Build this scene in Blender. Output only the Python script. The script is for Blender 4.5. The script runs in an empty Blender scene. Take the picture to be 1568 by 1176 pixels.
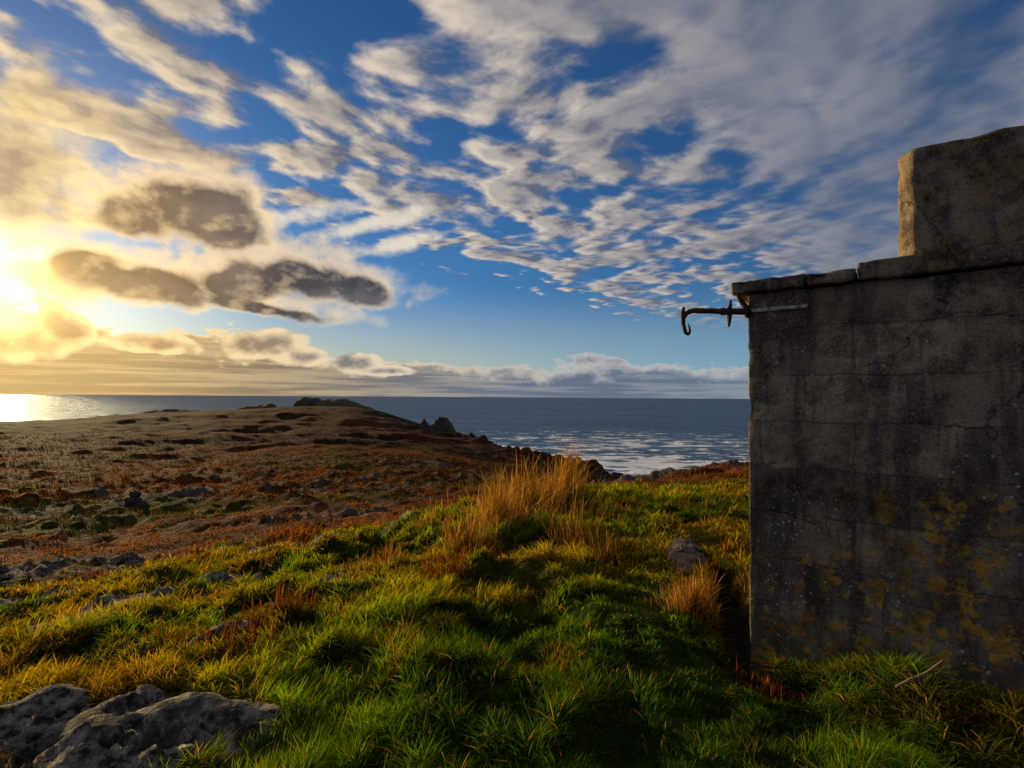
import bpy, bmesh, math
import numpy as np
from mathutils import Vector, Matrix
rng=np.random.default_rng(7)
scene=bpy.context.scene
EYE=1.65
PITCH=math.radians(1.46); ROLL=math.radians(0.365)
R=(Matrix.Rotation(math.radians(90)+PITCH,3,'X')@Matrix.Rotation(ROLL,3,'Z'))
def ray(x,y):
    return R@Vector(((x-784)/784,-(y-588)/784,-1))
def pt(x,y,Y):
    r=ray(x,y); r=r*(Y/r.y); return (r.x,r.y,r.z)      # relative to the eye
# ---------------------------------------------------------------- noise
perm=rng.permutation(256).astype(np.int32); perm=np.concatenate([perm,perm,perm])
val=rng.random(256).astype(np.float64)*2-1
def vn(x,y,z=0.0):
    x=np.asarray(x,float);y=np.asarray(y,float);z=np.broadcast_to(np.asarray(z,float),x.shape)
    xi=np.floor(x);yi=np.floor(y);zi=np.floor(z)
    fx=x-xi;fy=y-yi;fz=z-zi
    xi=xi.astype(np.int64)&255;yi=yi.astype(np.int64)&255;zi=zi.astype(np.int64)&255
    s=lambda t:t*t*t*(t*(t*6-15)+10)
    fx=s(fx);fy=s(fy);fz=s(fz)
    def h(a,b,c): return val[perm[perm[perm[a]+b]+c]]
    x1=(xi+1)&255;y1=(yi+1)&255;z1=(zi+1)&255
    l=lambda a,b,t:a+(b-a)*t
    return l(l(l(h(xi,yi,zi),h(x1,yi,zi),fx),l(h(xi,y1,zi),h(x1,y1,zi),fx),fy),
             l(l(h(xi,yi,z1),h(x1,yi,z1),fx),l(h(xi,y1,z1),h(x1,y1,z1),fx),fy),fz)
def fbm(x,y,z=0.0,o=4,g=0.5):
    a=1;t=0;n=0
    for i in range(o):
        t=t+a*vn(x*2**i+17.3*i,y*2**i+9.1*i,np.asarray(z)*2**i);n+=a;a*=g
    return t/n
def ss(a,b,x):
    t=np.clip((x-a)/(b-a),0,1);return t*t*(3-2*t)
# ---------------------------------------------------------------- terrain height
SEA=-60.0
cp=[]
def C(x,y,Y): cp.append(pt(x,y,Y))
def D(x,Y,z):
    p=pt(x,608,Y); cp.append((p[0],p[1],z))
for a in [(0,1176,2.45),(300,1176,2.35),(600,1176,2.25),(900,1176,2.25),(1200,1176,2.25),(1568,1176,2.2),
          (1150,990,3.5),(1568,1085,2.7),(1350,1035,3.0),
          (0,1060,3.3),(300,1040,3.2),(600,1000,3.3),(900,960,3.6),
          (0,995,4.8),(200,950,5.4),(420,915,5.5),(700,900,4.9),(950,865,5.4),
          (330,875,8.0),(520,840,8.3),(680,803,8.6),(850,785,9.0),(1000,797,8.0),(1130,805,7.5),
          (870,755,12.5),(960,757,13),(1060,752,14),(1145,745,14.5),(770,785,11.5),
          (1060,724,42),(1145,714,42),(980,745,38),(1250,712,42),
          (0,915,12),(150,895,12),(300,845,19),(0,808,38),(450,815,20),(600,802,17),(720,790,15),
          (150,765,55),(300,750,70),(450,742,65),(600,745,55),(0,718,110),(200,704,140),(400,698,160),(600,700,150),
          (760,742,60),(700,715,140),(780,722,200),(700,690,300),(850,722,330),
          (0,664,320),(200,660,380),(400,657,420),(560,660,420),(0,647,560),(150,642,780),(250,636,900),(345,634,900),
          (420,631,900),(462,628,880),(500,626,860),(540,626,840),(580,631,820),(620,643,760),(660,656,690),(700,668,620),
          (750,683,540),(800,692,480),(850,697,430),(900,710,410),(925,718,400),(870,737,370)]: C(*a)
for a in [(940,405,-61),(950,440,-72),(870,500,-70),(800,580,-70),(720,740,-72),(660,830,-72),(600,960,-75),(520,1150,-76),
          (400,1150,-76),(250,1150,-76),(100,1050,-76),(0,850,-76),(-200,700,-70),
          (980,120,-26),(980,300,-62),(1060,120,-24),(1060,300,-62),(1060,500,-95),(1200,120,-24),(1200,300,-62),(1400,120,-24),(1400,300,-64),
          (1568,15,-2.8),(1568,45,-6),(1568,120,-24),(1568,300,-66),(1300,15,-2.6),(1568,5,-1.75),(1300,7,-1.8),
          (0,2500,-115),(400,2500,-115),(784,1500,-115),(1100,1200,-115),(1400,1000,-115),(600,1700,-110),
          (-300,5,-3.0),(-300,20,-7),(-300,100,-17),(-300,400,-24)]: D(*a)
for ph in (90,125,180,-125,-90):
    for d,z in ((1,-1.66),(3,-1.75),(12,-2.8),(40,-7),(150,-22),(600,-70),(2000,-115)):
        cp.append((d*math.sin(math.radians(ph)),d*math.cos(math.radians(ph)),z))
for ph in (-45,0,45): cp.append((.7*math.sin(math.radians(ph)),.7*math.cos(math.radians(ph)),-1.66))
cp=np.array(cp)
def feat(x,y):
    d=np.sqrt(x*x+y*y)+1e-6
    return np.stack([2.2*x/d,2.2*y/d,np.log(d)],-1)
F0=feat(cp[:,0],cp[:,1]); V0=np.log(-cp[:,2])
ker=lambda r2:np.sqrt(r2+0.02)
A=ker(((F0[:,None]-F0[None])**2).sum(-1)); n=len(cp)
P=np.concatenate([F0,np.ones((n,1))],1)
Mx=np.block([[A,P],[P.T,np.zeros((4,4))]]); Mx[:n,:n]-=np.eye(n)*0.002
sol=np.linalg.lstsq(Mx,np.concatenate([V0,np.zeros(4)]),rcond=None)[0]
def base(x,y):
    out=np.empty(len(x))
    for i in range(0,len(x),40000):
        f=feat(x[i:i+40000],y[i:i+40000])
        r2=(f*f).sum(1)[:,None]+(F0*F0).sum(1)[None]-2*f@F0.T
        out[i:i+40000]=ker(np.maximum(r2,0))@sol[:n]+f@sol[n:n+3]+sol[n+3]
    return -np.exp(np.clip(out,math.log(1.2),math.log(130)))
def loc(x,y,Y): p=pt(x,y,Y); return p[0],p[1]
rocks=[(*loc(195,1140,2.70),.78,.36,-.2),(*loc(-20,1110,2.9),.6,.30,.1),(*loc(245,880,6.8),1.35,.28,.55),(*loc(480,893,5.5),.42,.17,.5),
       (*loc(530,825,8.8),1.1,.24,.5),(*loc(20,1005,4.7),.7,.2,.35),(*loc(60,925,10.),2.8,.5,.25),(*loc(1090,722,40),9,4,.0),(*loc(400,845,11),1.7,.34,.4),
       (*loc(130,985,5.3),.5,.13,.4),(*loc(90,860,17),4,.7,.2),(*loc(620,800,13),1.5,.3,.4),(*loc(330,1000,4.1),.3,.1,.3)]
def rockmask(x,y):
    m=np.zeros(len(x))
    nz=fbm(x*1.7,y*1.7,3.3,3)
    for cx,cy,a,b,th in rocks:
        dx=x-cx;dy=y-cy;c,s=math.cos(th),math.sin(th)
        q=((c*dx+s*dy)/a)**2+((-s*dx+c*dy)/b)**2
        m=np.maximum(m,ss(1.35,.75,q+nz*.9))
    d=np.hypot(x,y)
    n2=fbm(x*.11+4,y*.22,8.1,5,.6)
    m=np.maximum(m,ss(.29,.37,n2+fbm(x*.03,y*.05,1.7,2)*.25)*ss(12,22,d)*ss(170,90,d)*(x<3+.1*y))
    return m
TA=np.array(loc(1098,880,5.0)); TB=np.array(loc(1150,1035,3.2))
def trench(x,y):
    ab=TB-TA; tt=np.clip(((x-TA[0])*ab[0]+(y-TA[1])*ab[1])/(ab@ab),0,1)
    dist=np.hypot(x-TA[0]-ab[0]*tt,y-TA[1]-ab[1]*tt)
    return ss(.20,.06,dist+.05*fbm(x*5,y*5,3.,2))
def height(x,y,full=False):
    z=base(x,y); d=np.hypot(x,y)
    rm=rockmask(x,y)
    near=ss(0.9,2.4,d)
    hum=fbm(x*1.15,y*1.15,.5,3)*.22+(np.abs(fbm(x*2.3+3,y*2.3,2.5,2))-.2)*.20+fbm(x*6,y*6,4.5,2)*.02
    hum=hum+ss(4.5,8,d)*(fbm(x*.75+5,y*.75,8.5,3)*.42)*ss(1.5,-.5,x-.1*y)
    pathm=ss(.55,.15,np.abs(x-(.35+.16*y)))*ss(9,6,d)
    z=z+hum*near*(1-.55*pathm)*ss(34,14,d)
    z=z-.15*trench(x,y)
    z=z+ss(8,40,d)*(fbm(x*.16,y*.16,6.6,4)*1.5+ (np.abs(fbm(x*.45,y*.6,4.6,3)))*1.1)*ss(300,60,d)*np.clip(d/60,.4,1)
    z=z+ss(60,250,d)*(fbm(x*.025,y*.025,9.,5,.55)*4.5+fbm(x*.006,y*.006,5.,3)*3)*ss(850,450,d)+ss(400,700,d)*fbm(x*.02,y*.02,9.,5,.6)*3.
    cl=ss(-36,-52,z)*ss(150,300,d)
    z=z+cl*fbm(x*.06,y*.06,2.,5,.6)*13
    q_=np.abs(fbm(x*2.2+7,y*5.5,1.2,4,.6)); rr=(np.minimum(q_*.30,.055)+q_*.03-.02)*ss(20,8,d)+np.abs(fbm(x*.8,y*1.6,1.2,4,.6))*.9*ss(10,25,d)*ss(300,100,d)
    z=z+rm*(rr-.005)
    if full: return z,rm
    return z
az=np.concatenate([np.arange(-54,54.01,.2),np.arange(56,304,2.5)])
az=np.radians(az); rad=np.exp(np.arange(math.log(.35),math.log(2600),.0130))
AZ,RD=np.meshgrid(az,rad); X=(RD*np.sin(AZ)).ravel(); Yv=(RD*np.cos(AZ)).ravel()
Z,RM=height(X,Yv,True)
na,nr=len(az),len(rad)
def mesh_from(name,verts,quads=None,tris=None,smooth=True):
    me=bpy.data.meshes.new(name)
    nq=0 if quads is None else len(quads); nt=0 if tris is None else len(tris)
    me.vertices.add(len(verts)); me.vertices.foreach_set('co',np.ascontiguousarray(verts,dtype=np.float32).ravel())
    idx=[];tot=[]
    if nq: idx.append(np.asarray(quads).ravel()); tot.append(np.full(nq,4))
    if nt: idx.append(np.asarray(tris).ravel()); tot.append(np.full(nt,3))
    idx=np.concatenate(idx);tot=np.concatenate(tot)
    me.loops.add(len(idx)); me.loops.foreach_set('vertex_index',idx.astype(np.int32))
    me.polygons.add(len(tot)); st=np.concatenate([[0],np.cumsum(tot)[:-1]])
    me.polygons.foreach_set('loop_start',st.astype(np.int32)); me.polygons.foreach_set('loop_total',tot.astype(np.int32))
    me.polygons.foreach_set('use_smooth',np.full(len(tot),smooth))
    me.update(calc_edges=True); me.validate()
    return me
def obj(name,me,mat=None,parent=None):
    o=bpy.data.objects.new(name,me); scene.collection.objects.link(o)
    if mat: me.materials.append(mat)
    if parent: o.parent=parent
    return o
def setcol(me,name,c):
    a=me.color_attributes.new(name,'FLOAT_COLOR','POINT')
    c4=np.ones((len(me.vertices),4),np.float32); c4[:,:c.shape[1]]=c
    a.data.foreach_set('color',c4.ravel())
def gridquads(na,nr,wrap=True):
    i=np.arange(nr-1)[:,None]; j=np.arange(na if wrap else na-1)[None]; j2=(j+1)%na
    return np.stack([i*na+j,i*na+j2,(i+1)*na+j2,(i+1)*na+j],-1).reshape(-1,4)[:,::-1]
Q=gridquads(na,nr)
ctr=len(X); V=np.stack([X,Yv,Z+EYE],-1); V=np.vstack([V,[[0,0,float(np.mean(Z[:na]))+EYE]]])
T=np.stack([np.arange(na),(np.arange(na)+1)%na,np.full(na,ctr)],-1)[:, [1,0,2]]
# ---------------------------------------------------------------- node helpers
class N:
    def __init__(s,nt): s.nt=nt
    def node(s,t,**k):
        n=s.nt.nodes.new(t)
        for a,b in k.items(): setattr(n,a,b)
        return n
    def put(s,sock,v):
        if v is None: return
        if isinstance(v,bpy.types.NodeSocket): s.nt.links.new(v,sock)
        elif isinstance(v,(tuple,list)) and sock.type=='RGBA' and len(v)==3: sock.default_value=(*v,1)
        else: sock.default_value=v
    def m(s,op,a,b=None,c=None,clamp=False):
        n=s.node('ShaderNodeMath',operation=op,use_clamp=clamp)
        for i,v in enumerate((a,b,c)): s.put(n.inputs[i],v)
        return n.outputs[0]
    def vec(s,x,y,z=0.0):
        n=s.node('ShaderNodeCombineXYZ')
        for i,v in enumerate((x,y,z)): s.put(n.inputs[i],v)
        return n.outputs[0]
    def sep(s,v):
        n=s.node('ShaderNodeSeparateXYZ'); s.put(n.inputs[0],v); return n.outputs
    def noise(s,v,scale=1,detail=4,rough=.5,dist=0,col=False):
        n=s.node('ShaderNodeTexNoise'); s.put(n.inputs['Vector'],v)
        n.inputs['Scale'].default_value=scale;n.inputs['Detail'].default_value=detail
        n.inputs['Roughness'].default_value=rough;n.inputs['Distortion'].default_value=dist
        return n.outputs[1 if col else 0]
    def ss(s,v,a,b,lo=0.,hi=1.):
        n=s.node('ShaderNodeMapRange',interpolation_type='SMOOTHSTEP')
        s.put(n.inputs[0],v)
        for i,q in enumerate((a,b,lo,hi)): s.put(n.inputs[i+1],q)
        return n.outputs[0]
    def mix(s,f,a,b,mode='MIX'):
        n=s.node('ShaderNodeMix',data_type='RGBA',blend_type=mode)
        s.put(n.inputs[0],f); s.put(n.inputs[6],a); s.put(n.inputs[7],b); return n.outputs[2]
    def vm(s,op,a,b=None,sc=None):
        n=s.node('ShaderNodeVectorMath',operation=op); s.put(n.inputs[0],a)
        if b is not None: s.put(n.inputs[1],b)
        if sc is not None: s.put(n.inputs['Scale'],sc)
        return n.outputs['Value'] if op in('DOT_PRODUCT','LENGTH') else n.outputs[0]
    def bump(s,h,strength=.5,dist=.01,nrm=None):
        n=s.node('ShaderNodeBump'); n.inputs['Strength'].default_value=strength;n.inputs['Distance'].default_value=dist
        s.put(n.inputs['Height'],h)
        if nrm is not None: s.put(n.inputs['Normal'],nrm)
        return n.outputs[0]
def newmat(name):
    m=bpy.data.materials.new(name); m.use_nodes=True; nt=m.node_tree
    b=nt.nodes['Principled BSDF']; return m,N(nt),b
# ---------------------------------------------------------------- ground material + attributes
def colmix(a,b,t): return np.asarray(a)*(1-t[:,None])+np.asarray(b)*t[:,None]
d=np.hypot(X,Yv)
def groundcolor(x,y,d):
    n1=fbm(x*.25,y*.4,1.,4); n2=fbm(x*.05,y*.08,4.,4); n3=fbm(x*.9,y*1.2,7.,3); n4=fbm(x*.012,y*.02,3.,4)
    brown=colmix((.085,.026,.008),(.16,.058,.014),ss(-.3,.3,n1))
    brown=colmix(brown,(.022,.011,.006),ss(.0,.3,n3)*.85)
    brown=colmix(brown,(.040,.050,.008),ss(.05,.3,n2)*.75)
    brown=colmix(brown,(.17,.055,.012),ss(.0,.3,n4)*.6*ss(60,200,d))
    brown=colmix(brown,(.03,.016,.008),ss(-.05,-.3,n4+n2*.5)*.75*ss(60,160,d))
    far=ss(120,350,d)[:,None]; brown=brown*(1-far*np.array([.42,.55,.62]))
    green=colmix((.018,.032,.005),(.045,.060,.009),ss(-.3,.3,n3))
    g=ss(17,8,d+n1*9)
    g=np.maximum(g,ss(5,0,np.abs(d-13)-3)*(x>2))
    return brown*(1-g[:,None])+green*g[:,None],g
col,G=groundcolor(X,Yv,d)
col=colmix(col,(.02,.012,.007),trench(X,Yv)*.9)
Zg=Z.reshape(nr,na)
sl=np.abs(np.gradient(Zg,axis=0)/np.gradient(RD,axis=0)).ravel()
sl2=np.abs(np.gradient(Zg,axis=1)/(RD*np.gradient(np.unwrap(az)))[...]).ravel()
steep=ss(.5,.95,np.maximum(sl,sl2))*ss(120,300,d)
cliff=np.maximum(steep,ss(-50,-57,Z)*ss(100,200,d))
col=colmix(col,(.035,.026,.019),cliff*.9)
mskcol=np.stack([RM,RM*0+ss(30,10,d),cliff],-1)
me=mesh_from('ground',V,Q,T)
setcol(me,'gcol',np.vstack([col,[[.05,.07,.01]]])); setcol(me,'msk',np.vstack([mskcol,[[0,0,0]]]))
gm,g,b=newmat('ground_turf')
at=g.node('ShaderNodeAttribute',attribute_name='gcol'); am=g.node('ShaderNodeAttribute',attribute_name='msk')
pos=g.node('ShaderNodeNewGeometry').outputs['Position']
ms=g.node('ShaderNodeSeparateColor'); g.nt.links.new(am.outputs[0],ms.inputs[0])
fn=g.noise(pos,2.2,5,.68); fn2=g.noise(pos,.35,5,.7)
c=g.mix(g.ss(fn2,.35,.65),g.mix(1.,at.outputs[0],(.5,.45,.45),'MULTIPLY'),g.mix(1.,at.outputs[0],(1.5,1.45,1.3),'MULTIPLY'))
c=g.mix(g.ss(fn,.3,.7),g.mix(1.,c,(.4,.4,.4),'MULTIPLY'),g.mix(1.,c,(1.6,1.6,1.6),'MULTIPLY'))
fn4=g.noise(pos,13,5,.72)
rk=g.mix(g.ss(fn4,.38,.6),(.03,.024,.019),g.mix(ms.outputs[1],(.15,.11,.07),(.30,.255,.20))); rk=g.mix(g.ss(fn,.52,.38,0,.75),rk,(.05,.04,.03))
rk=g.mix(g.ss(fn4,.56,.66,0,.7),rk,(.42,.38,.30))
rmf=g.ss(g.m('ADD',ms.outputs[0],g.m('MULTIPLY',g.m('SUBTRACT',fn,.5),1.5)),.35,.6)
c=g.mix(rmf,c,rk)
g.put(b.inputs['Base Color'],c)
b.inputs['Roughness'].default_value=.95; b.inputs['Specular IOR Level'].default_value=.04
hh=g.m('ADD',g.m('MULTIPLY',fn,.4),g.m('MULTIPLY',fn2,2.4))
hh=g.m('ADD',hh,g.m('MULTIPLY',fn4,.12))
g.put(b.inputs['Normal'],g.bump(hh,.9,.5))
obj('ground',me,gm)
# ---------------------------------------------------------------- sea
saz=np.radians(np.concatenate([np.arange(-54,54.01,.3),np.arange(56,304,4)])); srad=np.exp(np.linspace(math.log(60),math.log(90000),400))
SA,SR=np.meshgrid(saz,srad); SX=(SR*np.sin(SA)).ravel(); SY=(SR*np.cos(SA)).ravel()
sb=base(SX,SY); shore=np.clip((sb+100)/38,0,1)*ss(2000,800,SR.ravel())
cx,cy=loc(945,700,450); bay=np.exp(-(((SX-cx)/210)**2+((SY-cy)/150)**2)); bay2=np.exp(-(((SX-110)/380)**2+((SY-660)/300)**2))
shore=np.maximum(shore,np.maximum(1.0*bay,.66*bay2))
me=mesh_from('sea',np.stack([SX,SY,np.full(len(SX),SEA+EYE)],-1),gridquads(len(saz),len(srad)))
setcol(me,'shore',np.stack([shore]*3,-1))
sm,g,b=newmat('sea_water')
pos=g.node('ShaderNodeNewGeometry').outputs['Position']; at=g.node('ShaderNodeAttribute',attribute_name='shore')
rot=g.node('ShaderNodeMapping'); g.put(rot.inputs[0],pos); rot.inputs['Rotation'].default_value=(0,0,.5); rot.inputs['Scale'].default_value=(.35,1,1)
w1=g.noise(rot.outputs[0],.035,6,.65,.4); w3=g.noise(rot.outputs[0],.006,5,.6)
f1=g.noise(rot.outputs[0],.016,7,.62,1.2)
ridge=g.m('SUBTRACT',1.,g.m('MULTIPLY',g.m('ABSOLUTE',g.m('SUBTRACT',f1,.5)),11.),clamp=True)
fo=g.m('ADD',g.m('MULTIPLY',ridge,.5),g.m('MULTIPLY',at.outputs[0],.95))
fo=g.m('ADD',fo,g.m('MULTIPLY',g.m('SUBTRACT',g.noise(pos,.035,7,.72),.5),2.8))
foam=g.ss(fo,.84,1.06)
caps=g.m('MULTIPLY',g.ss(g.noise(rot.outputs[0],.035,6,.7,.5),.635,.68),.45)
foam=g.m('MAXIMUM',foam,caps)
deep=g.mix(g.ss(w3,.4,.6),(.010,.045,.105),(.024,.085,.17))
c=g.mix(g.m('MULTIPLY',at.outputs[0],.45),deep,(.05,.17,.26)); c=g.mix(foam,c,(.9,.9,.9))
g.nt.nodes.remove(b)
nb=g.bump(w1,1.,18.)
df=g.node('ShaderNodeBsdfDiffuse'); g.put(df.inputs[0],c); g.put(df.inputs['Normal'],g.bump(g.m('ADD',w1,g.m('MULTIPLY',foam,.1)),.7,12.))
gl=g.node('ShaderNodeBsdfGlossy'); gl.inputs['Roughness'].default_value=.34; g.put(gl.inputs['Normal'],nb); gl.inputs[0].default_value=(.85,.93,1,1)
fr=g.node('ShaderNodeFresnel'); fr.inputs['IOR'].default_value=1.33; g.put(fr.inputs['Normal'],nb)
fac=g.m('MULTIPLY',g.m('MINIMUM',fr.outputs[0],.2),g.m('SUBTRACT',1.,foam))
mx=g.node('ShaderNodeMixShader'); g.put(mx.inputs[0],fac); g.nt.links.new(df.outputs[0],mx.inputs[1]); g.nt.links.new(gl.outputs[0],mx.inputs[2])
g.nt.links.new(mx.outputs[0],g.nt.nodes['Material Output'].inputs[0])
obj('sea',me,sm)
# ---------------------------------------------------------------- generic mesh pieces
def rockmesh(name,c,size,seed,rotz=0,mat=None,sub=5,amp=.35,fr=1.3,parent=None):
    bm=bmesh.new(); bmesh.ops.create_icosphere(bm,subdivisions=sub,radius=1)
    v=np.array([x.co[:] for x in bm.verts])
    n_=fbm(v[:,0]*fr+seed,v[:,1]*fr,v[:,2]*fr,5,.6); cell=np.round(v*2.2+n_[:,None]*1.2)/2.2
    v=v*.55+cell*.45; v=v*(1+amp*n_)[:,None]
    v=v*np.array(size); cz,s_=math.cos(rotz),math.sin(rotz)
    v=np.stack([v[:,0]*cz-v[:,1]*s_,v[:,0]*s_+v[:,1]*cz,v[:,2]],-1)+np.array(c)
    for a,q in zip(bm.verts,v): a.co=q
    me=bpy.data.meshes.new(name); bm.to_mesh(me); bm.free()
    return obj(name,me,mat,parent)
rkm,g,b=newmat('weathered_rock')
pos=g.node('ShaderNodeNewGeometry').outputs['Position']
c=g.mix(g.ss(g.noise(pos,7,6,.7),.35,.65),(.04,.028,.02),(.15,.105,.07)); g.put(b.inputs['Base Color'],c); b.inputs['Roughness'].default_value=.9
g.put(b.inputs['Normal'],g.bump(g.noise(pos,16,6,.7),.8,.03))
crm,g,b=newmat('sea_cliff_rock')
pos=g.node('ShaderNodeNewGeometry').outputs['Position']
g.put(b.inputs['Base Color'],g.mix(g.ss(g.noise(pos,.08,5,.7),.35,.65),(.03,.024,.018),(.085,.062,.042))); b.inputs['Roughness'].default_value=.9
g.put(b.inputs['Normal'],g.bump(g.noise(pos,.3,5,.7),1.,2.))
def headland(name,prof,Y,depth,seed,mat=crm,rg=4.):
    xs=np.array([pt(a,b_,Y)[0] for a,b_ in prof]); zs=np.array([pt(a,b_,Y)[2] for a,b_ in prof])
    m=160; k=26; xx=np.linspace(xs[0],xs[-1],m)
    q=np.linspace(-1,1,k); XX,QQ=np.meshgrid(xx,q); prof_=(1-np.abs(QQ)**2.6)
    ZT=np.interp(XX,xs,zs); edge=np.sin(np.pi*np.clip((XX-xs[0])/(xs[-1]-xs[0]),0,1))**.35
    YY=Y+QQ*depth*(.35+.65*edge)+fbm(XX*.02+seed,QQ*2,1.,3)*depth*.3
    ZZ=(SEA-3)+(ZT-(SEA-3))*prof_*1.0+fbm(XX*.05+seed,YY*.05,seed,5,.6)*rg*edge
    v=np.stack([XX.ravel(),YY.ravel(),ZZ.ravel()+EYE],-1)
    me=mesh_from(name,v,gridquads(m,k,False)[:,::-1]); return obj(name,me,mat)
hlm,g,b=newmat('distant_headland_turf')
geo=g.node('ShaderNodeNewGeometry'); pos=geo.outputs['Position']; nz=g.sep(geo.outputs['Normal'])[2]
c=g.mix(g.ss(nz,.55,.85),(.04,.032,.026),g.mix(g.ss(g.noise(pos,.03,5,.7),.4,.6),(.12,.055,.018),(.06,.055,.018)))
g.put(b.inputs['Base Color'],c); b.inputs['Roughness'].default_value=.95; g.put(b.inputs['Normal'],g.bump(g.noise(pos,.15,5,.7),1.,3.))
headland('distant_headland',[(325,642),(345,630),(360,626),(385,622),(400,620),(415,618),(419,622),(424,630),(432,645)],1250,60,3.3,hlm,2.5)
headland('distant_headland',[(445,640),(456,622),(462,611),(470,608),(484,609),(490,615),(500,611),(525,611),(540,616),(560,622),(590,636)],1050,70,7.3,hlm,2.5)
headland('rocky_islet',[(190,642),(215,634),(235,629),(250,626),(268,627),(290,629),(315,630),(340,640)],1400,60,5.3,crm)
headland('rocky_islet',[(140,642),(152,637),(165,640),(180,635),(200,645)],1300,30,9.1,crm)
headland('sea_stack',[(637,664),(643,646),(649,641),(655,650),(660,653),(666,644),(673,640),(684,641),(692,650),(699,664)],760,16,2.2,crm)
for i,(px,py,Y,w_) in enumerate([(905,712,425,16),(922,722,412,9),(880,704,450,14),(722,664,690,9)]):
    headland('surf_rock',[(px-w_,py+14),(px-w_*.5,py+2),(px-w_*.1,py-3),(px+w_*.3,py),(px+w_*.7,py+5),(px+w_,py+14)],Y,9,i*1.7+1,crm,2.)
def gz(x,y): return float(height(np.array([x]),np.array([y]))[0])+EYE
p=pt(1050,862,5.6); rockmesh('stone_slab',(p[0],p[1],gz(p[0],p[1])-.01),(.22,.66,.10),4.5,-.3,rkm,5,.15,1.2)
p=pt(205,795,42); e=bpy.data.objects.new('stone_cairn',None); scene.collection.objects.link(e)
zz=gz(p[0],p[1])
for i,(dx,dy,dz,s_) in enumerate([(-.35,0,.1,.5),(.35,.1,.1,.5),(0,-.1,.5,.5),(.05,0,.95,.42),(-.1,.3,.3,.5)]):
    rockmesh('stone_%d'%i,(p[0]+dx,p[1]+dy,zz+dz),(s_,s_,s_*.7),i*2.3,i,crm,3,.3,1.5,e)
# ---------------------------------------------------------------- concrete building
W0=np.array([1.615,3.5]); W1=np.array([2.68,2.68]); L=np.linalg.norm(W1-W0); t=(W1-W0)/L; nn=np.array([-t[1],t[0]])
if nn[1]<0: nn=-nn
ANG=math.atan2(t[1],t[0])
def prism(name,outline,z0,z1,res,mat,parent,amp=.006,fr=9,bev=.012):
    bm=bmesh.new()
    lo=[bm.verts.new((*(W0+t*s+nn*q),z0)) for s,q in outline]; hi=[bm.verts.new((*(W0+t*s+nn*q),z1)) for s,q in outline]
    k=len(outline)
    bm.faces.new(lo[::-1]); bm.faces.new(hi)
    for i in range(k): bm.faces.new((lo[i],lo[(i+1)%k],hi[(i+1)%k],hi[i]))
    bmesh.ops.recalc_face_normals(bm,faces=bm.faces)
    if bev: bmesh.ops.bevel(bm,geom=bm.edges[:],offset=bev,segments=2,affect='EDGES',profile=.6)
    def cut(no,a,b_):
        for w in np.arange(a+res,b_,res):
            bmesh.ops.bisect_plane(bm,geom=bm.verts[:]+bm.edges[:]+bm.faces[:],plane_co=no*w,plane_no=no)
    T3=Vector((t[0],t[1],0));N3=Vector((nn[0],nn[1],0));w0=Vector((W0[0],W0[1],0))
    s_=[o[0] for o in outline];q_=[o[1] for o in outline]
    cut(T3,T3.dot(w0)+min(s_),T3.dot(w0)+min(max(s_),min(s_)+2.2))
    cut(Vector((0,0,1)),z0,z1)
    cut(N3,N3.dot(w0)+min(q_),N3.dot(w0)+min(max(q_),min(q_)+.35))
    bm.normal_update()
    v=np.array([x.co[:] for x in bm.verts]); nr_=np.array([x.normal[:] for x in bm.verts])
    dsp=amp*(fbm(v[:,0]*fr,v[:,1]*fr,v[:,2]*fr,4,.6))*1.4-amp*2.2*ss(.35,.6,fbm(v[:,0]*5+9,v[:,1]*5,v[:,2]*5,3))
    v=v+nr_*dsp[:,None]
    for a,q in zip(bm.verts,v): a.co=q
    me=bpy.data.meshes.new(name); bm.to_mesh(me); bm.free()
    for p_ in me.polygons: p_.use_smooth=True
    return obj(name,me,mat,parent)
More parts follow.
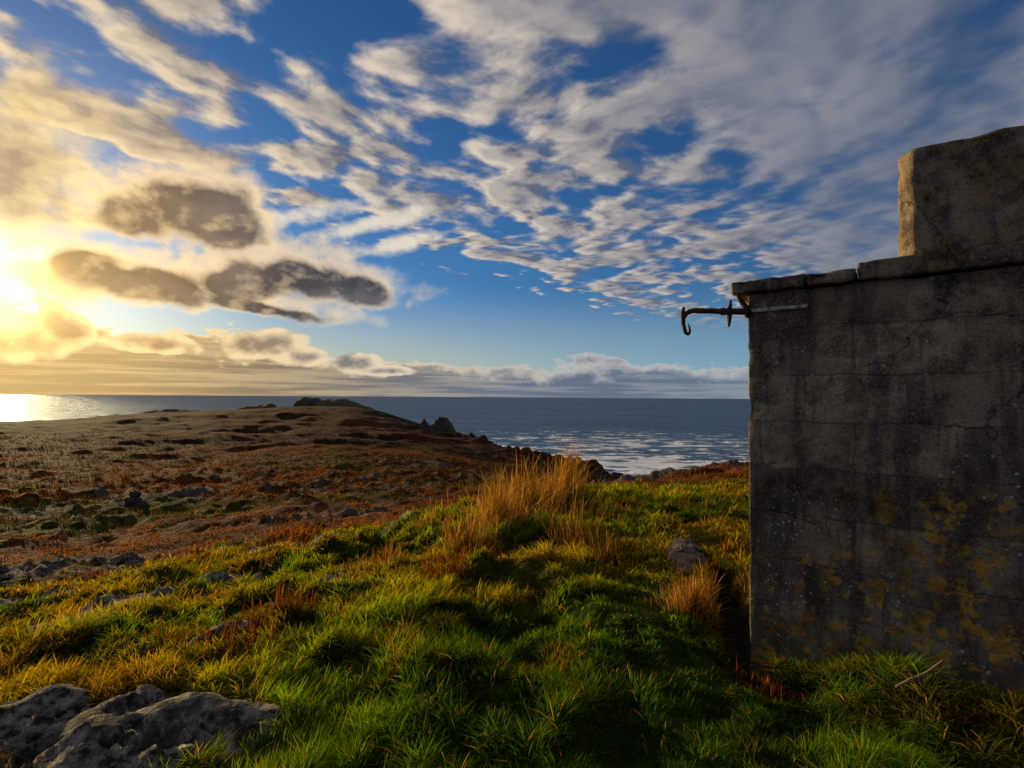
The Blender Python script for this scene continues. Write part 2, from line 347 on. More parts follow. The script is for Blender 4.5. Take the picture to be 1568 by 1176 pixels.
def concrete(name,wall=True):
    m,g,b=newmat(name)
    pos=g.node('ShaderNodeNewGeometry').outputs['Position']
    mp=g.node('ShaderNodeMapping'); g.put(mp.inputs[0],pos); mp.inputs['Rotation'].default_value=(0,0,-ANG)
    v=mp.outputs[0]; sx,sy,sz=g.sep(v)
    sw=g.m('SUBTRACT',sx,float(W0[0]*math.cos(-ANG)-W0[1]*math.sin(-ANG)))   # distance along the wall from its corner
    big=g.noise(v,1.6,6,.65); med=g.noise(v,7,7,.7); fine=g.noise(v,75,4,.7)
    streak=g.noise(g.vec(g.m('MULTIPLY',sx,6.),sy,g.m('MULTIPLY',sz,.9)),1,6,.65)
    c=g.mix(g.ss(big,.38,.62),(.085,.053,.034),(.27,.195,.13))
    c=g.mix(g.ss(med,.42,.68,0,.8),c,(.36,.27,.18))
    c=g.mix(g.ss(med,.5,.32,0,.6),c,(.04,.027,.018))
    c=g.mix(g.ss(streak,.46,.62,0,.7),c,(.045,.033,.024))
    c=g.mix(g.ss(fine,.54,.70,0,.65),c,(.44,.34,.24))
    c=g.mix(g.ss(fine,.46,.32,0,.75),c,(.018,.013,.010))
    h=g.m('ADD',g.m('MULTIPLY',med,.7),g.m('MULTIPLY',fine,.16))
    li=g.noise(v,11,6,.65,.4)
    if wall:
        wv=g.noise(v,3,4,.6,col=True)
        bx=g.m('ADD',sx,g.m('MULTIPLY',g.m('SUBTRACT',g.sep(wv)[0],.5),.09)); bz=g.m('ADD',sz,g.m('MULTIPLY',g.m('SUBTRACT',g.sep(wv)[1],.5),.09))
        br=g.node('ShaderNodeTexBrick'); g.put(br.inputs['Vector'],g.vec(bx,bz,0)); br.inputs['Scale'].default_value=1
        br.inputs['Brick Width'].default_value=.52;br.inputs['Row Height'].default_value=.3;br.inputs['Mortar Size'].default_value=.01;br.inputs['Mortar Smooth'].default_value=1.
        br.inputs['Color1'].default_value=(0.6,.6,.6,1);br.inputs['Color2'].default_value=(1.3,1.26,1.22,1);br.inputs['Mortar'].default_value=(.6,.6,.6,1)
        c=g.mix(g.ss(med,.35,.65,.4,1.),c,br.outputs['Color'],'MULTIPLY')
        h=g.m('SUBTRACT',h,g.m('MULTIPLY',br.outputs['Fac'],.1))
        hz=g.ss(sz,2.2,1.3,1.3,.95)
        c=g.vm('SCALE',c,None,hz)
        al=g.ss(g.m('ADD',sz,g.m('MULTIPLY',med,.5)),.65,.2); c=g.mix(g.m('MULTIPLY',al,.45),c,(.10,.095,.03))
        vl=g.node('ShaderNodeTexVoronoi'); g.put(vl.inputs['Vector'],g.vm('ADD',v,g.vm('SCALE',wv,None,.12))); vl.inputs['Scale'].default_value=12; vl.inputs['Randomness'].default_value=1.
        colony=g.ss(g.m('ADD',vl.outputs['Distance'],g.m('MULTIPLY',g.m('SUBTRACT',med,.5),.9)),.44,.36)
        edge_h=g.m('SUBTRACT',sz,g.m('MULTIPLY',sw,.48))
        zone=g.ss(g.m('ADD',edge_h,g.m('MULTIPLY',g.m('SUBTRACT',big,.5),2.0)),.8,.3)
        lm=g.m('MULTIPLY',g.m('MAXIMUM',g.ss(li,.53,.58),g.m('MULTIPLY',colony,g.ss(g.noise(v,3.5,3,.5),.44,.54))),zone)
        lm=g.m('MULTIPLY',lm,g.ss(g.m('ADD',g.m('MULTIPLY',fine,.7),g.m('MULTIPLY',med,.3)),.36,.5))
        c=g.mix(g.m('MULTIPLY',lm,.85),c,g.mix(g.ss(med,.38,.62),(.28,.11,.014),(.55,.27,.03)))
        vo=g.node('ShaderNodeTexVoronoi'); g.put(vo.inputs['Vector'],v); vo.inputs['Scale'].default_value=24
        sp=g.m('MULTIPLY',g.ss(vo.outputs['Distance'],.2,.1),g.ss(g.noise(v,2.2,4,.6),.47,.6)); c=g.mix(g.m('MULTIPLY',sp,.85),c,(.55,.53,.47))
    else:
        c=g.mix(g.m('MULTIPLY',g.ss(li,.5,.6),.5),c,(.33,.20,.06))  # warm patches put into the cap colour for a golden sunlit look
    dv=g.vm('ADD',v,g.vm('SCALE',g.vm('SUBTRACT',g.noise(v,3.3,6,.62,col=True),(.5,.5,.5)),None,.3))
    vc=g.node('ShaderNodeTexVoronoi',feature='DISTANCE_TO_EDGE'); g.put(vc.inputs['Vector'],dv); vc.inputs['Scale'].default_value=1.1
    cr=g.m('MULTIPLY',g.ss(vc.outputs['Distance'],.005,.001),g.ss(g.noise(v,1.1,3,.5),.42,.56,0,.6))
    c=g.mix(cr,c,(.012,.01,.008)); h=g.m('SUBTRACT',h,g.m('MULTIPLY',cr,.35))
    g.put(b.inputs['Base Color'],c); b.inputs['Roughness'].default_value=.92; b.inputs['Specular IOR Level'].default_value=.2
    g.put(b.inputs['Normal'],g.bump(h,1.,.035))
    return m
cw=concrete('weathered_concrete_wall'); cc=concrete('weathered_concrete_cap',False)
bld=bpy.data.objects.new('concrete_building',None); scene.collection.objects.link(bld)
zt=EYE+.715
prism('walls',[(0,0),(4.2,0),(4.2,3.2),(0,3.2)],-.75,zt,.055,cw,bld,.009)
o=-.07
s1=.60
prism('roof_slab_edge_left',[(o-.02,o),(.352,o),(.352,3.27),(o-.02,3.27)],zt+.002,zt+.082,.03,cc,bld,.011,16,.014)
prism('roof_slab_edge_middle',[(.366,o),(s1+.02,o),(s1+.02,3.27),(.366,3.27)],zt+.002,zt+.076,.03,cc,bld,.011,16,.014)
prism('roof_slab_edge_right',[(s1+.03,o+.012),(4.27,o+.012),(4.27,3.27),(s1+.03,3.27)],zt+.002,zt+.112,.035,cc,bld,.011,16,.016)
sB=.90
prism('parapet_block',[(sB,.0),(3.6,.0),(3.6,.62),(sB+.02,.62),(sB-.065,.50),(sB-.065,.065)],zt+.114,EYE+1.462,.035,cc,bld,.016,11,.025)
stm,g,b=newmat('galvanised_strap')
pos=g.node('ShaderNodeNewGeometry').outputs['Position']
g.put(b.inputs['Base Color'],g.mix(g.ss(g.noise(pos,25,6,.7),.4,.6),(.16,.12,.08),(.5,.45,.38))); b.inputs['Roughness'].default_value=.6
prism('strap',[(.0,-.022),(.36,-.022),(.36,.01),(.0,.01)],EYE+.585,EYE+.609,.02,stm,bld,.0025,20,.002)
# ---------------------------------------------------------------- iron hook
rust,g,b=newmat('rusted_iron')
pos=g.node('ShaderNodeNewGeometry').outputs['Position']; q=g.noise(pos,30,7,.7)
g.put(b.inputs['Base Color'],g.mix(g.ss(q,.35,.65),(.022,.010,.008),(.13,.035,.014))); b.inputs['Roughness'].default_value=.8; b.inputs['Metallic'].default_value=.15
g.put(b.inputs['Normal'],g.bump(q,.9,.01))
def tube(name,path,radii,mat,parent,sides=10,flat=1.0):
    P_=np.array(path,float); r=np.array(radii,float)
    k=len(P_); ts=np.linspace(0,k-1,(k-1)*6+1); i0=np.minimum(ts.astype(int),k-2); f=ts-i0
    def cr(A):
        a=A[np.maximum(i0-1,0)];b_=A[i0];c_=A[i0+1];d_=A[np.minimum(i0+2,k-1)]; ff=f[:,None] if A.ndim>1 else f
        return .5*((2*b_)+(c_-a)*ff+(2*a-5*b_+4*c_-d_)*ff**2+(3*b_-a-3*c_+d_)*ff**3)
    PP=cr(P_); rr=np.maximum(cr(r),.0006); tg=np.gradient(PP,axis=0); tg/=np.linalg.norm(tg,axis=1)[:,None]+1e-9
    up=np.array([.1,1,.05]); n1=np.cross(tg,up); n1/=np.linalg.norm(n1,axis=1)[:,None]+1e-9; n2=np.cross(tg,n1)
    a=np.linspace(0,2*np.pi,sides,endpoint=False)
    rr2=rr[:,None]*(1+.22*fbm(ts[:,None]*1.9+a[None]*0,a[None]*1.1+ts[:,None]*0,3.,2))
    ring=PP[:,None]+n1[:,None]*(np.cos(a)[None]*rr2)[...,None]+n2[:,None]*(np.sin(a)[None]*rr2*flat)[...,None]
    v=ring.reshape(-1,3); qd=gridquads(sides,len(PP)); v=np.vstack([v,PP[:1],PP[-1:]]); nv=len(v)
    tr=[(j,(j+1)%sides,nv-2) for j in range(sides)]+[((len(PP)-1)*sides+(j+1)%sides,(len(PP)-1)*sides+j,nv-1) for j in range(sides)]
    me=mesh_from(name,v,qd,np.array(tr)); return obj(name,me,mat,parent)
hook=bpy.data.objects.new('iron_hook',None); scene.collection.objects.link(hook)
def hp(x,y,Y=3.46): a=pt(x,y,Y); return (a[0],a[1],a[2]+EYE)
tube('bar',[hp(1160,478,3.52),hp(1135,477),hp(1110,477),hp(1085,476),hp(1064,476),hp(1053,479),hp(1048,486)],[.021,.021,.020,.019,.018,.017,.012],rust,hook)
tube('hook_end',[hp(1047,470),hp(1046,478),hp(1046,488),hp(1047,499),hp(1050,509),hp(1055,511),hp(1056,504),hp(1054,496)],[.008,.014,.015,.013,.012,.010,.008,.003],rust,hook)
tube('cross_pin',[hp(1119,459,3.44),hp(1118,468,3.44),hp(1117,477,3.44),hp(1117,487,3.44),hp(1116,501,3.44)],[.006,.012,.02,.015,.005],rust,hook)
tube('collar',[hp(1103,477),hp(1107,477),hp(1112,477)],[.023,.026,.023],rust,hook)
tube('wall_socket',[hp(1128,450,3.5),hp(1134,460,3.5),hp(1140,468,3.5),hp(1146,486,3.5)],[.008,.016,.02,.022],rust,hook)
# ---------------------------------------------------------------- vegetation (blades)
def blades(name,x,y,h,w,lean_dir,lean,col,mat,zoff=0,twist=None,seg=3):
    nB=len(x); z=height(x,y)+EYE-.01+zoff
    th=rng.uniform(0,2*np.pi,nB) if twist is None else twist
    sx,sy=np.cos(th),np.sin(th); vs=[];cs=[]
    for k in range(seg):
        f=k/seg
        cx=x+np.cos(lean_dir)*h*lean*f*f; cy=y+np.sin(lean_dir)*h*lean*f*f; cz=z+h*f*(1-.35*np.minimum(lean,1.4)*f)
        ww=w*(1-f*.5)*.5
        for s_ in(-1,1): vs.append(np.stack([cx+s_*sx*ww,cy+s_*sy*ww,cz],-1)); cs.append(col*(.3+.9*f))  # feet darker than tips: shade between blades put into the colour
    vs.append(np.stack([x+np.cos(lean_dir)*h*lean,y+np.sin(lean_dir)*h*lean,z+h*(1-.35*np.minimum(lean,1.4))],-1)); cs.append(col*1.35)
    k=2*seg+1; v=np.stack(vs,1).reshape(-1,3); c_=np.stack(cs,1).reshape(-1,3)
    b0=np.arange(nB)[:,None]*k
    qd=np.concatenate([b0+np.array([[2*i,2*i+1,2*i+3,2*i+2]]) for i in range(seg-1)]); tr=b0+np.array([[2*seg-2,2*seg-1,2*seg]])
    me=mesh_from(name,v,qd,tr); setcol(me,'gcol',c_); return obj(name,me,mat)
vm_,g,b=newmat('blade_foliage')
at=g.node('ShaderNodeAttribute',attribute_name='gcol')
nt_=g.nt; nt_.nodes.remove(b)
df=g.node('ShaderNodeBsdfDiffuse'); g.put(df.inputs[0],at.outputs[0])
tl=g.node('ShaderNodeBsdfTranslucent'); g.put(tl.inputs[0],g.mix(1.,at.outputs[0],(4.0,3.1,.8),'MULTIPLY'))
mx=g.node('ShaderNodeMixShader'); mx.inputs[0].default_value=.5
nt_.links.new(df.outputs[0],mx.inputs[1]); nt_.links.new(tl.outputs[0],mx.inputs[2]); nt_.links.new(mx.outputs[0],nt_.nodes['Material Output'].inputs[0])
def keep(x,y,rt=.45):
    q=np.stack([x,y],-1)-W0; s=q@t; r=q@nn
    inside=(s>-.02)&(r>-.02)&(s<4.3)&(r<3.3)
    p_=loc(1050,862,5.6); dx=x-p_[0];dy=y-p_[1]; c_,s_=math.cos(-.3),math.sin(-.3)
    slab=((c_*dx+s_*dy)/.2)**2+((-s_*dx+c_*dy)/.6)**2<1
    return ~inside & ~slab & (rockmask(x,y)+.3*fbm(x*6,y*6,1.,2)<rt) & (trench(x,y)<.6)
def polar(nB,d0,d1,a0=-53,a1=53,pw=1.0):
    ph=np.radians(rng.uniform(a0,a1,nB)); dd=np.exp(rng.uniform(0,1,nB)**pw*(math.log(d1/d0)))*d0
    return dd*np.sin(ph),dd*np.cos(ph)
WIND=math.radians(-25)
x,y=polar(420000,1.5,19); k=keep(x,y); x,y=x[k],y[k]; dd=np.hypot(x,y)
gs=.16; ix=np.floor(x/gs); iy=np.floor(y/gs)
hx=np.mod(np.sin(ix*127.1+iy*311.7)*43758.5453,1); hy=np.mod(np.sin(ix*269.5+iy*183.3)*43758.5453,1); hz_=np.mod(np.sin(ix*419.2+iy*371.9)*43758.5453,1)
tx=(ix+hx)*gs; ty=(iy+hy)*gs; kk=rng.uniform(0,.55,len(x)); x=x+(tx-x)*kk; y=y+(ty-y)*kk
_,gg=groundcolor(x,y,dd)
k=keep(x,y)&(rng.random(len(x))<ss(.05,.5,gg)); x,y,dd,hx,hy,hz_,tx,ty=[a[k] for a in (x,y,dd,hx,hy,hz_,tx,ty)]
cl=fbm(x*2.3,y*2.3,5.5,3); c2=fbm(x*.7,y*.7,2.2,3); c3=fbm(x*.35+8,y*.35,6.2,2); c4=fbm(x*1.3+3,y*1.3,9.2,3)
short=ss(.6,.2,np.abs(x-(.35+.16*y)))*ss(9,6,dd)
h=(.04+.07*ss(-.35,.45,cl)+.05*hz_**2+.04*ss(0,.4,c2))*rng.uniform(.5,1.35,len(x))*(1-.4*short)*(1+.02*dd)
w=.0042*np.clip(dd/2.6,.8,6)*rng.uniform(.7,1.3,len(x))
out=np.arctan2(y-ty,x-tx); ld=np.where(rng.random(len(x))<.5,out,WIND+fbm(x*.9,y*.9,9.,2)*2.4)+rng.normal(0,.6,len(x)); ln=rng.uniform(.2,1.5,len(x))
gc=colmix((.026,.072,.003),(.075,.145,.005),ss(-.5,.5,c2+rng.normal(0,.25,len(x))))
yel=ss(.0,.45,c3+cl*.35+rng.normal(0,.15,len(x))-.04+.2*ss(1,-3,x)); gc=colmix(gc,(.18,.13,.008),yel*.7)  # yellow sunlit streaks painted into the blade colour, more towards the left
gc=colmix(gc,(.11,.045,.012),ss(.15,.4,c4+rng.normal(0,.08,len(x)))*.65*(1-short))
gc=gc*(.5+1.0*hz_)[:,None]
dry=(rng.random(len(x))<.06+.12*ss(7,15,dd)); gc[dry]=np.array((.26,.15,.05))*rng.uniform(.6,1.2,(dry.sum(),1))
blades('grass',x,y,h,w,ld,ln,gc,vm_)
x,y=polar(260000,9,420,-54,54,.9); k=keep(x,y,.3); x,y=x[k],y[k]; dd=np.hypot(x,y)
zz=base(x,y); pr=(ss(-48,-40,zz)); tuft=fbm(x*.55,y*.75,3.3,3)
cov=rng.random(len(x))<np.clip(.2+ss(-.2,.25,tuft)*.9,0,1)*pr*np.where(x>.12*y+2,ss(60,20,dd),1)
x,y,dd,tuft=x[cov],y[cov],dd[cov],tuft[cov]
h=(.12+.25*ss(-.2,.4,tuft))*rng.uniform(.5,1.3,len(x))*np.clip(dd/40,.7,2.2); w=.007*np.clip(dd/6,1,60)*rng.uniform(.7,1.3,len(x))
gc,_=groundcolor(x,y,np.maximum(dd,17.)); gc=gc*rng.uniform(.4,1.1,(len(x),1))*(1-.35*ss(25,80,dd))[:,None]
gm_=ss(16,10,dd+tuft*5)[:,None]; gc=gc*(1-gm_)+np.array((.055,.085,.006))*gm_
gd=(rng.random(len(x))<.10*ss(80,20,dd)); gc[gd]=np.array((.18,.10,.035))*rng.uniform(.6,1.2,(gd.sum(),1))
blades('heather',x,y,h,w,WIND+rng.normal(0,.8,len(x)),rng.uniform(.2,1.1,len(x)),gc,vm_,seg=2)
def tussock(name,spots,colr,hh,wd=.0035,leanv=(.3,1.2)):
    xs=[];ys=[];hs=[];ld=[]
    for px,py,Y,rd_,cnt,hm in spots:
        cx,cy,_=pt(px,py,Y); a=rng.uniform(0,2*np.pi,cnt); r=np.abs(rng.normal(0,.6,cnt))*rd_*(.5+.9*vn(a*1.3+px,a*0+py)**2+.4)
        xx=cx+np.cos(a)*r; yy=cy+np.sin(a)*r; xs.append(xx);ys.append(yy);hs.append(hm*rng.uniform(.3,1.15,cnt)*hh*np.exp(-(r/rd_)**2*.5))
        ld.append(np.where(rng.random(cnt)<.5,a,WIND+rng.normal(0,1.,cnt)))
    x=np.concatenate(xs);y=np.concatenate(ys);h=np.concatenate(hs);ld=np.concatenate(ld); k=keep(x,y,.9);x,y,h,ld=x[k],y[k],h[k],ld[k]
    h=h*(.45+.9*ss(-.3,.35,fbm(x*3.5,y*3.5,4.,2)))
    dd=np.hypot(x,y); c_=np.array(colr)[rng.integers(0,len(colr),len(x))]*rng.uniform(.5,1.3,(len(x),1))
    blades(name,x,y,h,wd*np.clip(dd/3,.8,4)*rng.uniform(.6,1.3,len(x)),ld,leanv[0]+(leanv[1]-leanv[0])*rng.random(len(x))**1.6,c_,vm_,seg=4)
tan=[(.17,.10,.045),(.13,.07,.028),(.24,.15,.065),(.08,.045,.018)]
tussock('dry_grass',[(835,785,9.8,1.0,1300,1.9),(800,808,8.8,.9,1200,1.6),(862,770,11.2,.8,700,1.9),(765,840,7.4,.7,1000,1.4),(880,860,6.2,.45,500,1.),
    (930,875,5.6,.4,400,.8),(715,865,6.5,.6,700,1.),(1060,965,4.0,.26,1100,.5),(1100,945,4.2,.2,600,.55),(1125,905,4.7,.2,600,.6),
    (650,825,8.4,.9,500,.7),(930,808,8,.9,500,.6),(1000,755,13,1.8,500,.5),(600,885,6.0,.8,300,.5),(120,945,5.8,.9,400,.5),(560,905,5.4,.8,300,.5),(740,805,9.4,1.2,500,.9)],tan,.48,.0028,(.03,.8))
brn=[(.085,.028,.010),(.055,.02,.009),(.12,.05,.016),(.035,.016,.009)]
tussock('bracken',[(390,985,4.0,.45,1200,.75),(425,955,4.3,.35,500,.75),(690,900,5.1,.45,1000,.85),(720,880,5.5,.4,500,.8),(1150,1025,3.2,.14,900,.5),(1180,1050,3.0,.16,700,.4),
    (450,965,4.2,.3,300,.5),(600,855,6.9,.6,350,.5),(250,1000,4,.4,200,.4),(1085,885,5.2,.16,600,.45),(560,865,6.4,.8,350,.5),(740,830,7.8,.7,500,.7)],brn,.42,.004,(.0,1.6))
edge=[]
for s in np.linspace(0.02,1.5,26):
    q=W0+t*s-nn*rng.uniform(.05,.18); edge.append(q)
xs=np.concatenate([q[0]+rng.normal(0,.05,330) for q in edge]); ys=np.concatenate([q[1]+rng.normal(0,.05,330) for q in edge]); k=keep(xs,ys);xs,ys=xs[k],ys[k]
cN=np.array([(.035,.08,.006),(.055,.095,.007),(.12,.08,.025)])[rng.integers(0,3,len(xs))]
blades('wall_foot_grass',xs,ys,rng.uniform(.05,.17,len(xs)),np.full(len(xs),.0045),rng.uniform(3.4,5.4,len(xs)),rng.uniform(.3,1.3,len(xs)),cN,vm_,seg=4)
tw,g,b=newmat('dead_wood'); b.inputs['Base Color'].default_value=(.24,.14,.07,1); b.inputs['Roughness'].default_value=.8
twig=bpy.data.objects.new('dead_twig',None); scene.collection.objects.link(twig)
tube('stem',[hp(1372,1052,2.62),hp(1395,1040,2.62),hp(1418,1030,2.62),hp(1445,1010,2.6)],[.006,.006,.0055,.003],tw,twig,8)
tube('fork_1',[hp(1400,1038,2.62),hp(1393,1030,2.62),hp(1385,1026,2.62)],[.004,.0035,.002],tw,twig,8)
tube('fork_2',[hp(1405,1036,2.61),hp(1412,1050,2.6),hp(1422,1058,2.6)],[.004,.003,.002],tw,twig,8)
tube('fork_3',[hp(1430,1022,2.61),hp(1440,1024,2.6),hp(1447,1020,2.6)],[.003,.0025,.0015],tw,twig,8)
# ---------------------------------------------------------------- sun + sky
sr=ray(-25,438).normalized(); SAZ=math.atan2(sr.x,sr.y); SEL=math.asin(sr.z)
sun=bpy.data.lights.new('sun','SUN'); sun.energy=5.0; sun.angle=math.radians(.5); sun.color=(1,.75,.38)
so=bpy.data.objects.new('sun',sun); scene.collection.objects.link(so); so.rotation_euler=(-sr).to_track_quat('-Z','Y').to_euler(); so.location=(-20,20,20)
wd=bpy.data.worlds.new('World'); scene.world=wd; wd.use_nodes=True; nt=wd.node_tree; g=N(nt)
wd.cycles.sampling_method='MANUAL'; wd.cycles.sample_map_resolution=512
bg=nt.nodes['Background']; bg.inputs['Strength'].default_value=.1
sky=g.node('ShaderNodeTexSky',sky_type='NISHITA'); sky.sun_disc=False; sky.sun_elevation=SEL; sky.sun_rotation=SAZ%(2*math.pi); sky.air_density=1.0; sky.dust_density=.4; sky.ozone_density=3.0
dv=g.node('ShaderNodeTexCoord').outputs['Generated']; x_,y_,z_=g.sep(dv)
azn=g.m('MULTIPLY',g.m('ARCTAN2',x_,y_),180/math.pi); eln=g.m('MULTIPLY',g.m('ARCSINE',z_),180/math.pi)
cosS=g.vm('DOT_PRODUCT',dv,tuple(sr)); cosS=g.m('MAXIMUM',cosS,0.)
ang=g.m('MULTIPLY',g.m('ARCCOSINE',g.m('MINIMUM',cosS,1.)),180/math.pi)
near1=g.ss(ang,42,2)
base_c=g.mix(1.,sky.outputs[0],(.36,.68,1.02),'MULTIPLY')
base_c=g.mix(g.ss(eln,13,0,0,.6),base_c,g.mix(g.ss(ang,75,10),(3.0,5.0,6.6),(9.0,6.6,3.0)))
zc=g.m('MAXIMUM',z_,.03); px=g.m('DIVIDE',x_,zc); py=g.m('DIVIDE',y_,zc)
A_=math.radians(38); bx,by=math.sin(A_),math.cos(A_)
u=g.m('ADD',g.m('MULTIPLY',px,bx),g.m('MULTIPLY',py,by)); v=g.m('SUBTRACT',g.m('MULTIPLY',px,by),g.m('MULTIPLY',py,bx))
wp=g.sep(g.noise(g.vec(g.m('MULTIPLY',u,.6),v,7.),1.1,2,.5,0,True))
uu=g.m('ADD',u,g.m('MULTIPLY',g.m('SUBTRACT',wp[0],.5),.5)); vv=g.m('ADD',v,g.m('MULTIPLY',g.m('SUBTRACT',wp[1],.5),.35))
pv=g.vec(g.m('MULTIPLY',uu,.40),g.m('ADD',vv,.35),0.)
big=g.noise(pv,2.0,3,.5,.2)
def med(off):
    a=g.vec(g.m('ADD',g.m('MULTIPLY',uu,2.1),off[0]),g.m('ADD',g.m('MULTIPLY',vv,2.1),off[1]),3.1)
    return g.noise(a,1.75,6,.5,.0)
m0=med((0,0)); m1=med((-.06,-.14))
soft=g.ss(v,-1.0,-.2)
dens=g.m('ADD',g.m('MULTIPLY',big,.75),g.m('MULTIPLY',g.m('SUBTRACT',m0,.5),g.ss(soft,0,1,1.5,.55)))
dens=g.m('ADD',dens,g.ss(g.m('ADD',v,g.m('MULTIPLY',g.m('SUBTRACT',m0,.5),.9)),-3.0,-2.2,-.35,.155)); dens=g.m('ADD',dens,g.m('MULTIPLY',soft,.03))
alpha=g.m('MULTIPLY',g.ss(dens,.34,.62),g.ss(eln,6,10.5))
shade=g.m('ADD',.46,g.m('MULTIPLY',g.m('SUBTRACT',m0,m1),5.0),clamp=True)
thick=g.ss(dens,.5,.8)
lit=g.mix(near1,g.mix(g.ss(ang,90,35),(3.2,3.2,3.6),(7.9,6.7,5.3)),(9.6,7.4,4.2)); shd=g.mix(near1,(1.2,1.4,2.0),(3.0,2.4,1.8))
cc_=g.mix(g.m('MULTIPLY',shade,g.ss(thick,0,1,1.,.55)),shd,lit)
cc_=g.mix(g.m('MULTIPLY',soft,.75),cc_,g.mix(g.ss(big,.35,.65),(1.0,1.3,2.0),(2.4,2.5,2.95)))
skyc=g.mix(g.m('MULTIPLY',alpha,g.ss(soft,0,1,.95,.88)),base_c,cc_)
ea=g.vec(g.m('MULTIPLY',azn,.065),g.m('MULTIPLY',eln,.085),0.)
en=g.noise(ea,2.3,6,.58,.2); en2=g.noise(g.vec(g.m('ADD',g.m('MULTIPLY',azn,.065),.03),g.m('SUBTRACT',g.m('MULTIPLY',eln,.085),.045),0.),2.3,4,.55,.2)
def fine_(ox,oy,dt=6): return g.noise(g.vec(g.m('ADD',g.m('MULTIPLY',azn,.20),ox),g.m('ADD',g.m('MULTIPLY',eln,.30),oy),2.),1.2,dt,.52,.2)
fnn=fine_(0,0); fn2_=fine_(.16,-.10)
def ae(x,y):
    r=ray(x,y).normalized(); return math.degrees(math.atan2(r.x,r.y)),math.degrees(math.asin(r.z))
def blobs(lst):
    f=None
    for x,y,rx,ry,tl_ in lst:
        a,e=ae(x,y); a2,_=ae(x+rx,y); a1,_=ae(x-rx,y); _,e2=ae(x,y-ry); _,e1=ae(x,y+ry)
        ra=(a2-a1)/2; re=abs(e2-e1)/2
        da=g.m('SUBTRACT',azn,a); de=g.m('ADD',g.m('SUBTRACT',eln,e),g.m('MULTIPLY',da,tl_))
        qa=g.m('POWER',g.m('ABSOLUTE',g.m('DIVIDE',da,ra)),2.); qe=g.m('POWER',g.m('ABSOLUTE',g.m('DIVIDE',de,re)),2.)
        f_=g.m('SUBTRACT',1.,g.m('SQRT',g.m('ADD',qa,qe))); f=f_ if f is None else g.m('SMOOTH_MAX',f,f_,.3)
    return f
def layer(prev,lst,amp,a0,a1,d0,d1,rim,core,op=1.,nz=None,sd=-4.,amp2=0.,relief=0.):
    f=blobs(lst); f=g.m('ADD',f,g.m('MULTIPLY',g.m('SUBTRACT',nz or en,.5),amp))
    if amp2: f=g.m('ADD',f,g.m('MULTIPLY',g.m('SUBTRACT',fnn,.5),amp2))
    al=g.m('MULTIPLY',g.ss(f,a0,a1),op)
    side=g.m('MULTIPLY',g.m('SUBTRACT',en,en2),sd)
    if relief: side=g.m('ADD',side,g.m('MULTIPLY',g.m('SUBTRACT',fnn,fn2_),relief))
    cr=g.mix(g.m('ADD',g.ss(f,d0,d1),side,clamp=True),rim,core)
    return g.mix(al,prev,cr)
rimc=g.mix(near1,(7.4,6.2,4.8),(12.,8.4,3.8))
skyc=layer(skyc,[(20,270,210,160,.0),(60,420,200,60,0.)],2.0,-.2,.8,.2,1.2,(9.,6.8,3.4),(2.2,1.85,1.45),.92,None,-4.,1.3,-2.5)
skyc=layer(skyc,[(420,335,190,22,-.27),(600,378,110,16,-.28),(560,345,150,16,-.3)],2.6,.0,.9,.9,1.8,(7.8,7.0,5.8),(5,4.6,4.4),.95,None,-4,1.5)
# sunlit shoulder of the cumulus, then its shaded body sitting a little lower
cum=[(285,318,135,66,-.05),(205,335,95,50,0),(345,350,90,44,0),(140,405,110,34,0),(240,432,190,44,.02),(390,470,150,18,.12),(450,425,130,46,.0),(550,440,90,28,0.14),(370,440,140,36,0)]
skyc=layer(skyc,[(a+4,b-12,c_*1.12,d_*1.2,e_) for a,b,c_,d_,e_ in cum],1.6,-.15,.5,.9,2.,g.mix(near1,(6.6,5.9,5.0),(11.,7.8,3.7)),(4.,3.6,3.2),.8,None,-3.,1.2,-1.5)
dark=g.mix(g.ss(g.m('ADD',g.m('MULTIPLY',fnn,.5),g.m('MULTIPLY',en,.5)),.40,.60),g.mix(near1,(.45,.52,.78),(.8,.68,.66)),g.mix(near1,(1.15,1.15,1.4),(1.9,1.5,1.2)))
skyc=layer(skyc,cum,1.7,.02,.50,.05,.55,rimc,dark,1.,None,-2.,.8,-1.6)
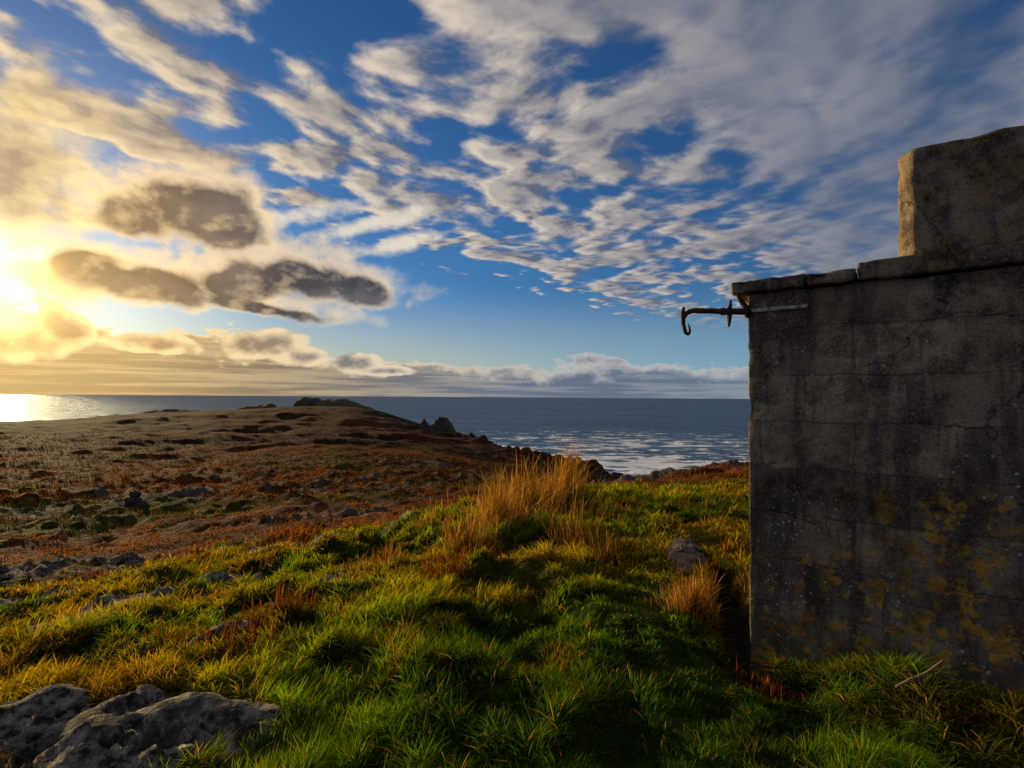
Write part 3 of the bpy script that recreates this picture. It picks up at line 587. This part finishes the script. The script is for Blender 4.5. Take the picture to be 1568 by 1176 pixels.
# horizon bank
hb=g.noise(g.vec(g.m('MULTIPLY',azn,.15),g.m('MULTIPLY',eln,.30),5.),1.3,6,.6)
top=g.ss(azn,-46,-5,6.9,3.7)
tn=g.m('ADD',top,g.m('MULTIPLY',g.m('SUBTRACT',hb,.5),g.ss(azn,-45,10,12,6.5)))
bk=g.ss(g.m('SUBTRACT',tn,eln),0,.45); deepb=g.ss(g.m('SUBTRACT',tn,eln),.1,1.8)
stv=g.noise(g.vec(g.m('MULTIPLY',azn,.06),g.m('MULTIPLY',eln,1.3),9.),1.,5,.65)
bcol=g.mix(g.m('MULTIPLY',deepb,g.ss(stv,.4,.58,.65,1.)),g.mix(g.ss(ang,60,8),(4.8,4.7,4.7),(10.,7.2,3.4)),g.mix(g.ss(ang,50,4),(1.2,1.55,2.25),(2.9,1.95,.85)))
skyc=g.mix(g.m('MULTIPLY',bk,g.ss(azn,10,35,.95,.8)),skyc,bcol)
skyc=layer(skyc,[(78,485,34,34,0),(105,505,45,30,0),(385,530,50,24,0),(425,528,50,26,0),(465,546,50,18,0),(545,556,45,16,0.),(595,568,50,9,0),(240,526,80,18,0),(20,520,90,40,0)],1.1,-.05,.2,.15,.9,g.mix(near1,(7.0,6.2,5.0),(10.5,7.4,3.3)),g.mix(near1,(1.8,1.9,2.25),(3.4,2.3,1.05)),.95,fnn,0.,0.,-4.)
skyc=g.vm('ADD',skyc,g.vm('SCALE',(1.0,.60,.17),None,g.m('ADD',g.m('MULTIPLY',g.m('POWER',g.ss(ang,32,0),2.),5.2),g.m('MULTIPLY',g.m('POWER',g.ss(ang,7.5,0),2.),32.))))
nt.links.new(skyc,bg.inputs['Color'])
# ---------------------------------------------------------------- camera
cd=bpy.data.cameras.new('camera'); cam=bpy.data.objects.new('camera',cd); scene.collection.objects.link(cam)
cd.lens=18; cd.sensor_width=36; cd.clip_end=200000; cd.clip_start=.05
cam.matrix_world=Matrix.Translation((0,0,EYE))@R.to_4x4(); scene.camera=cam
scene.view_settings.view_transform='Standard'; scene.view_settings.look='None'; scene.view_settings.exposure=0
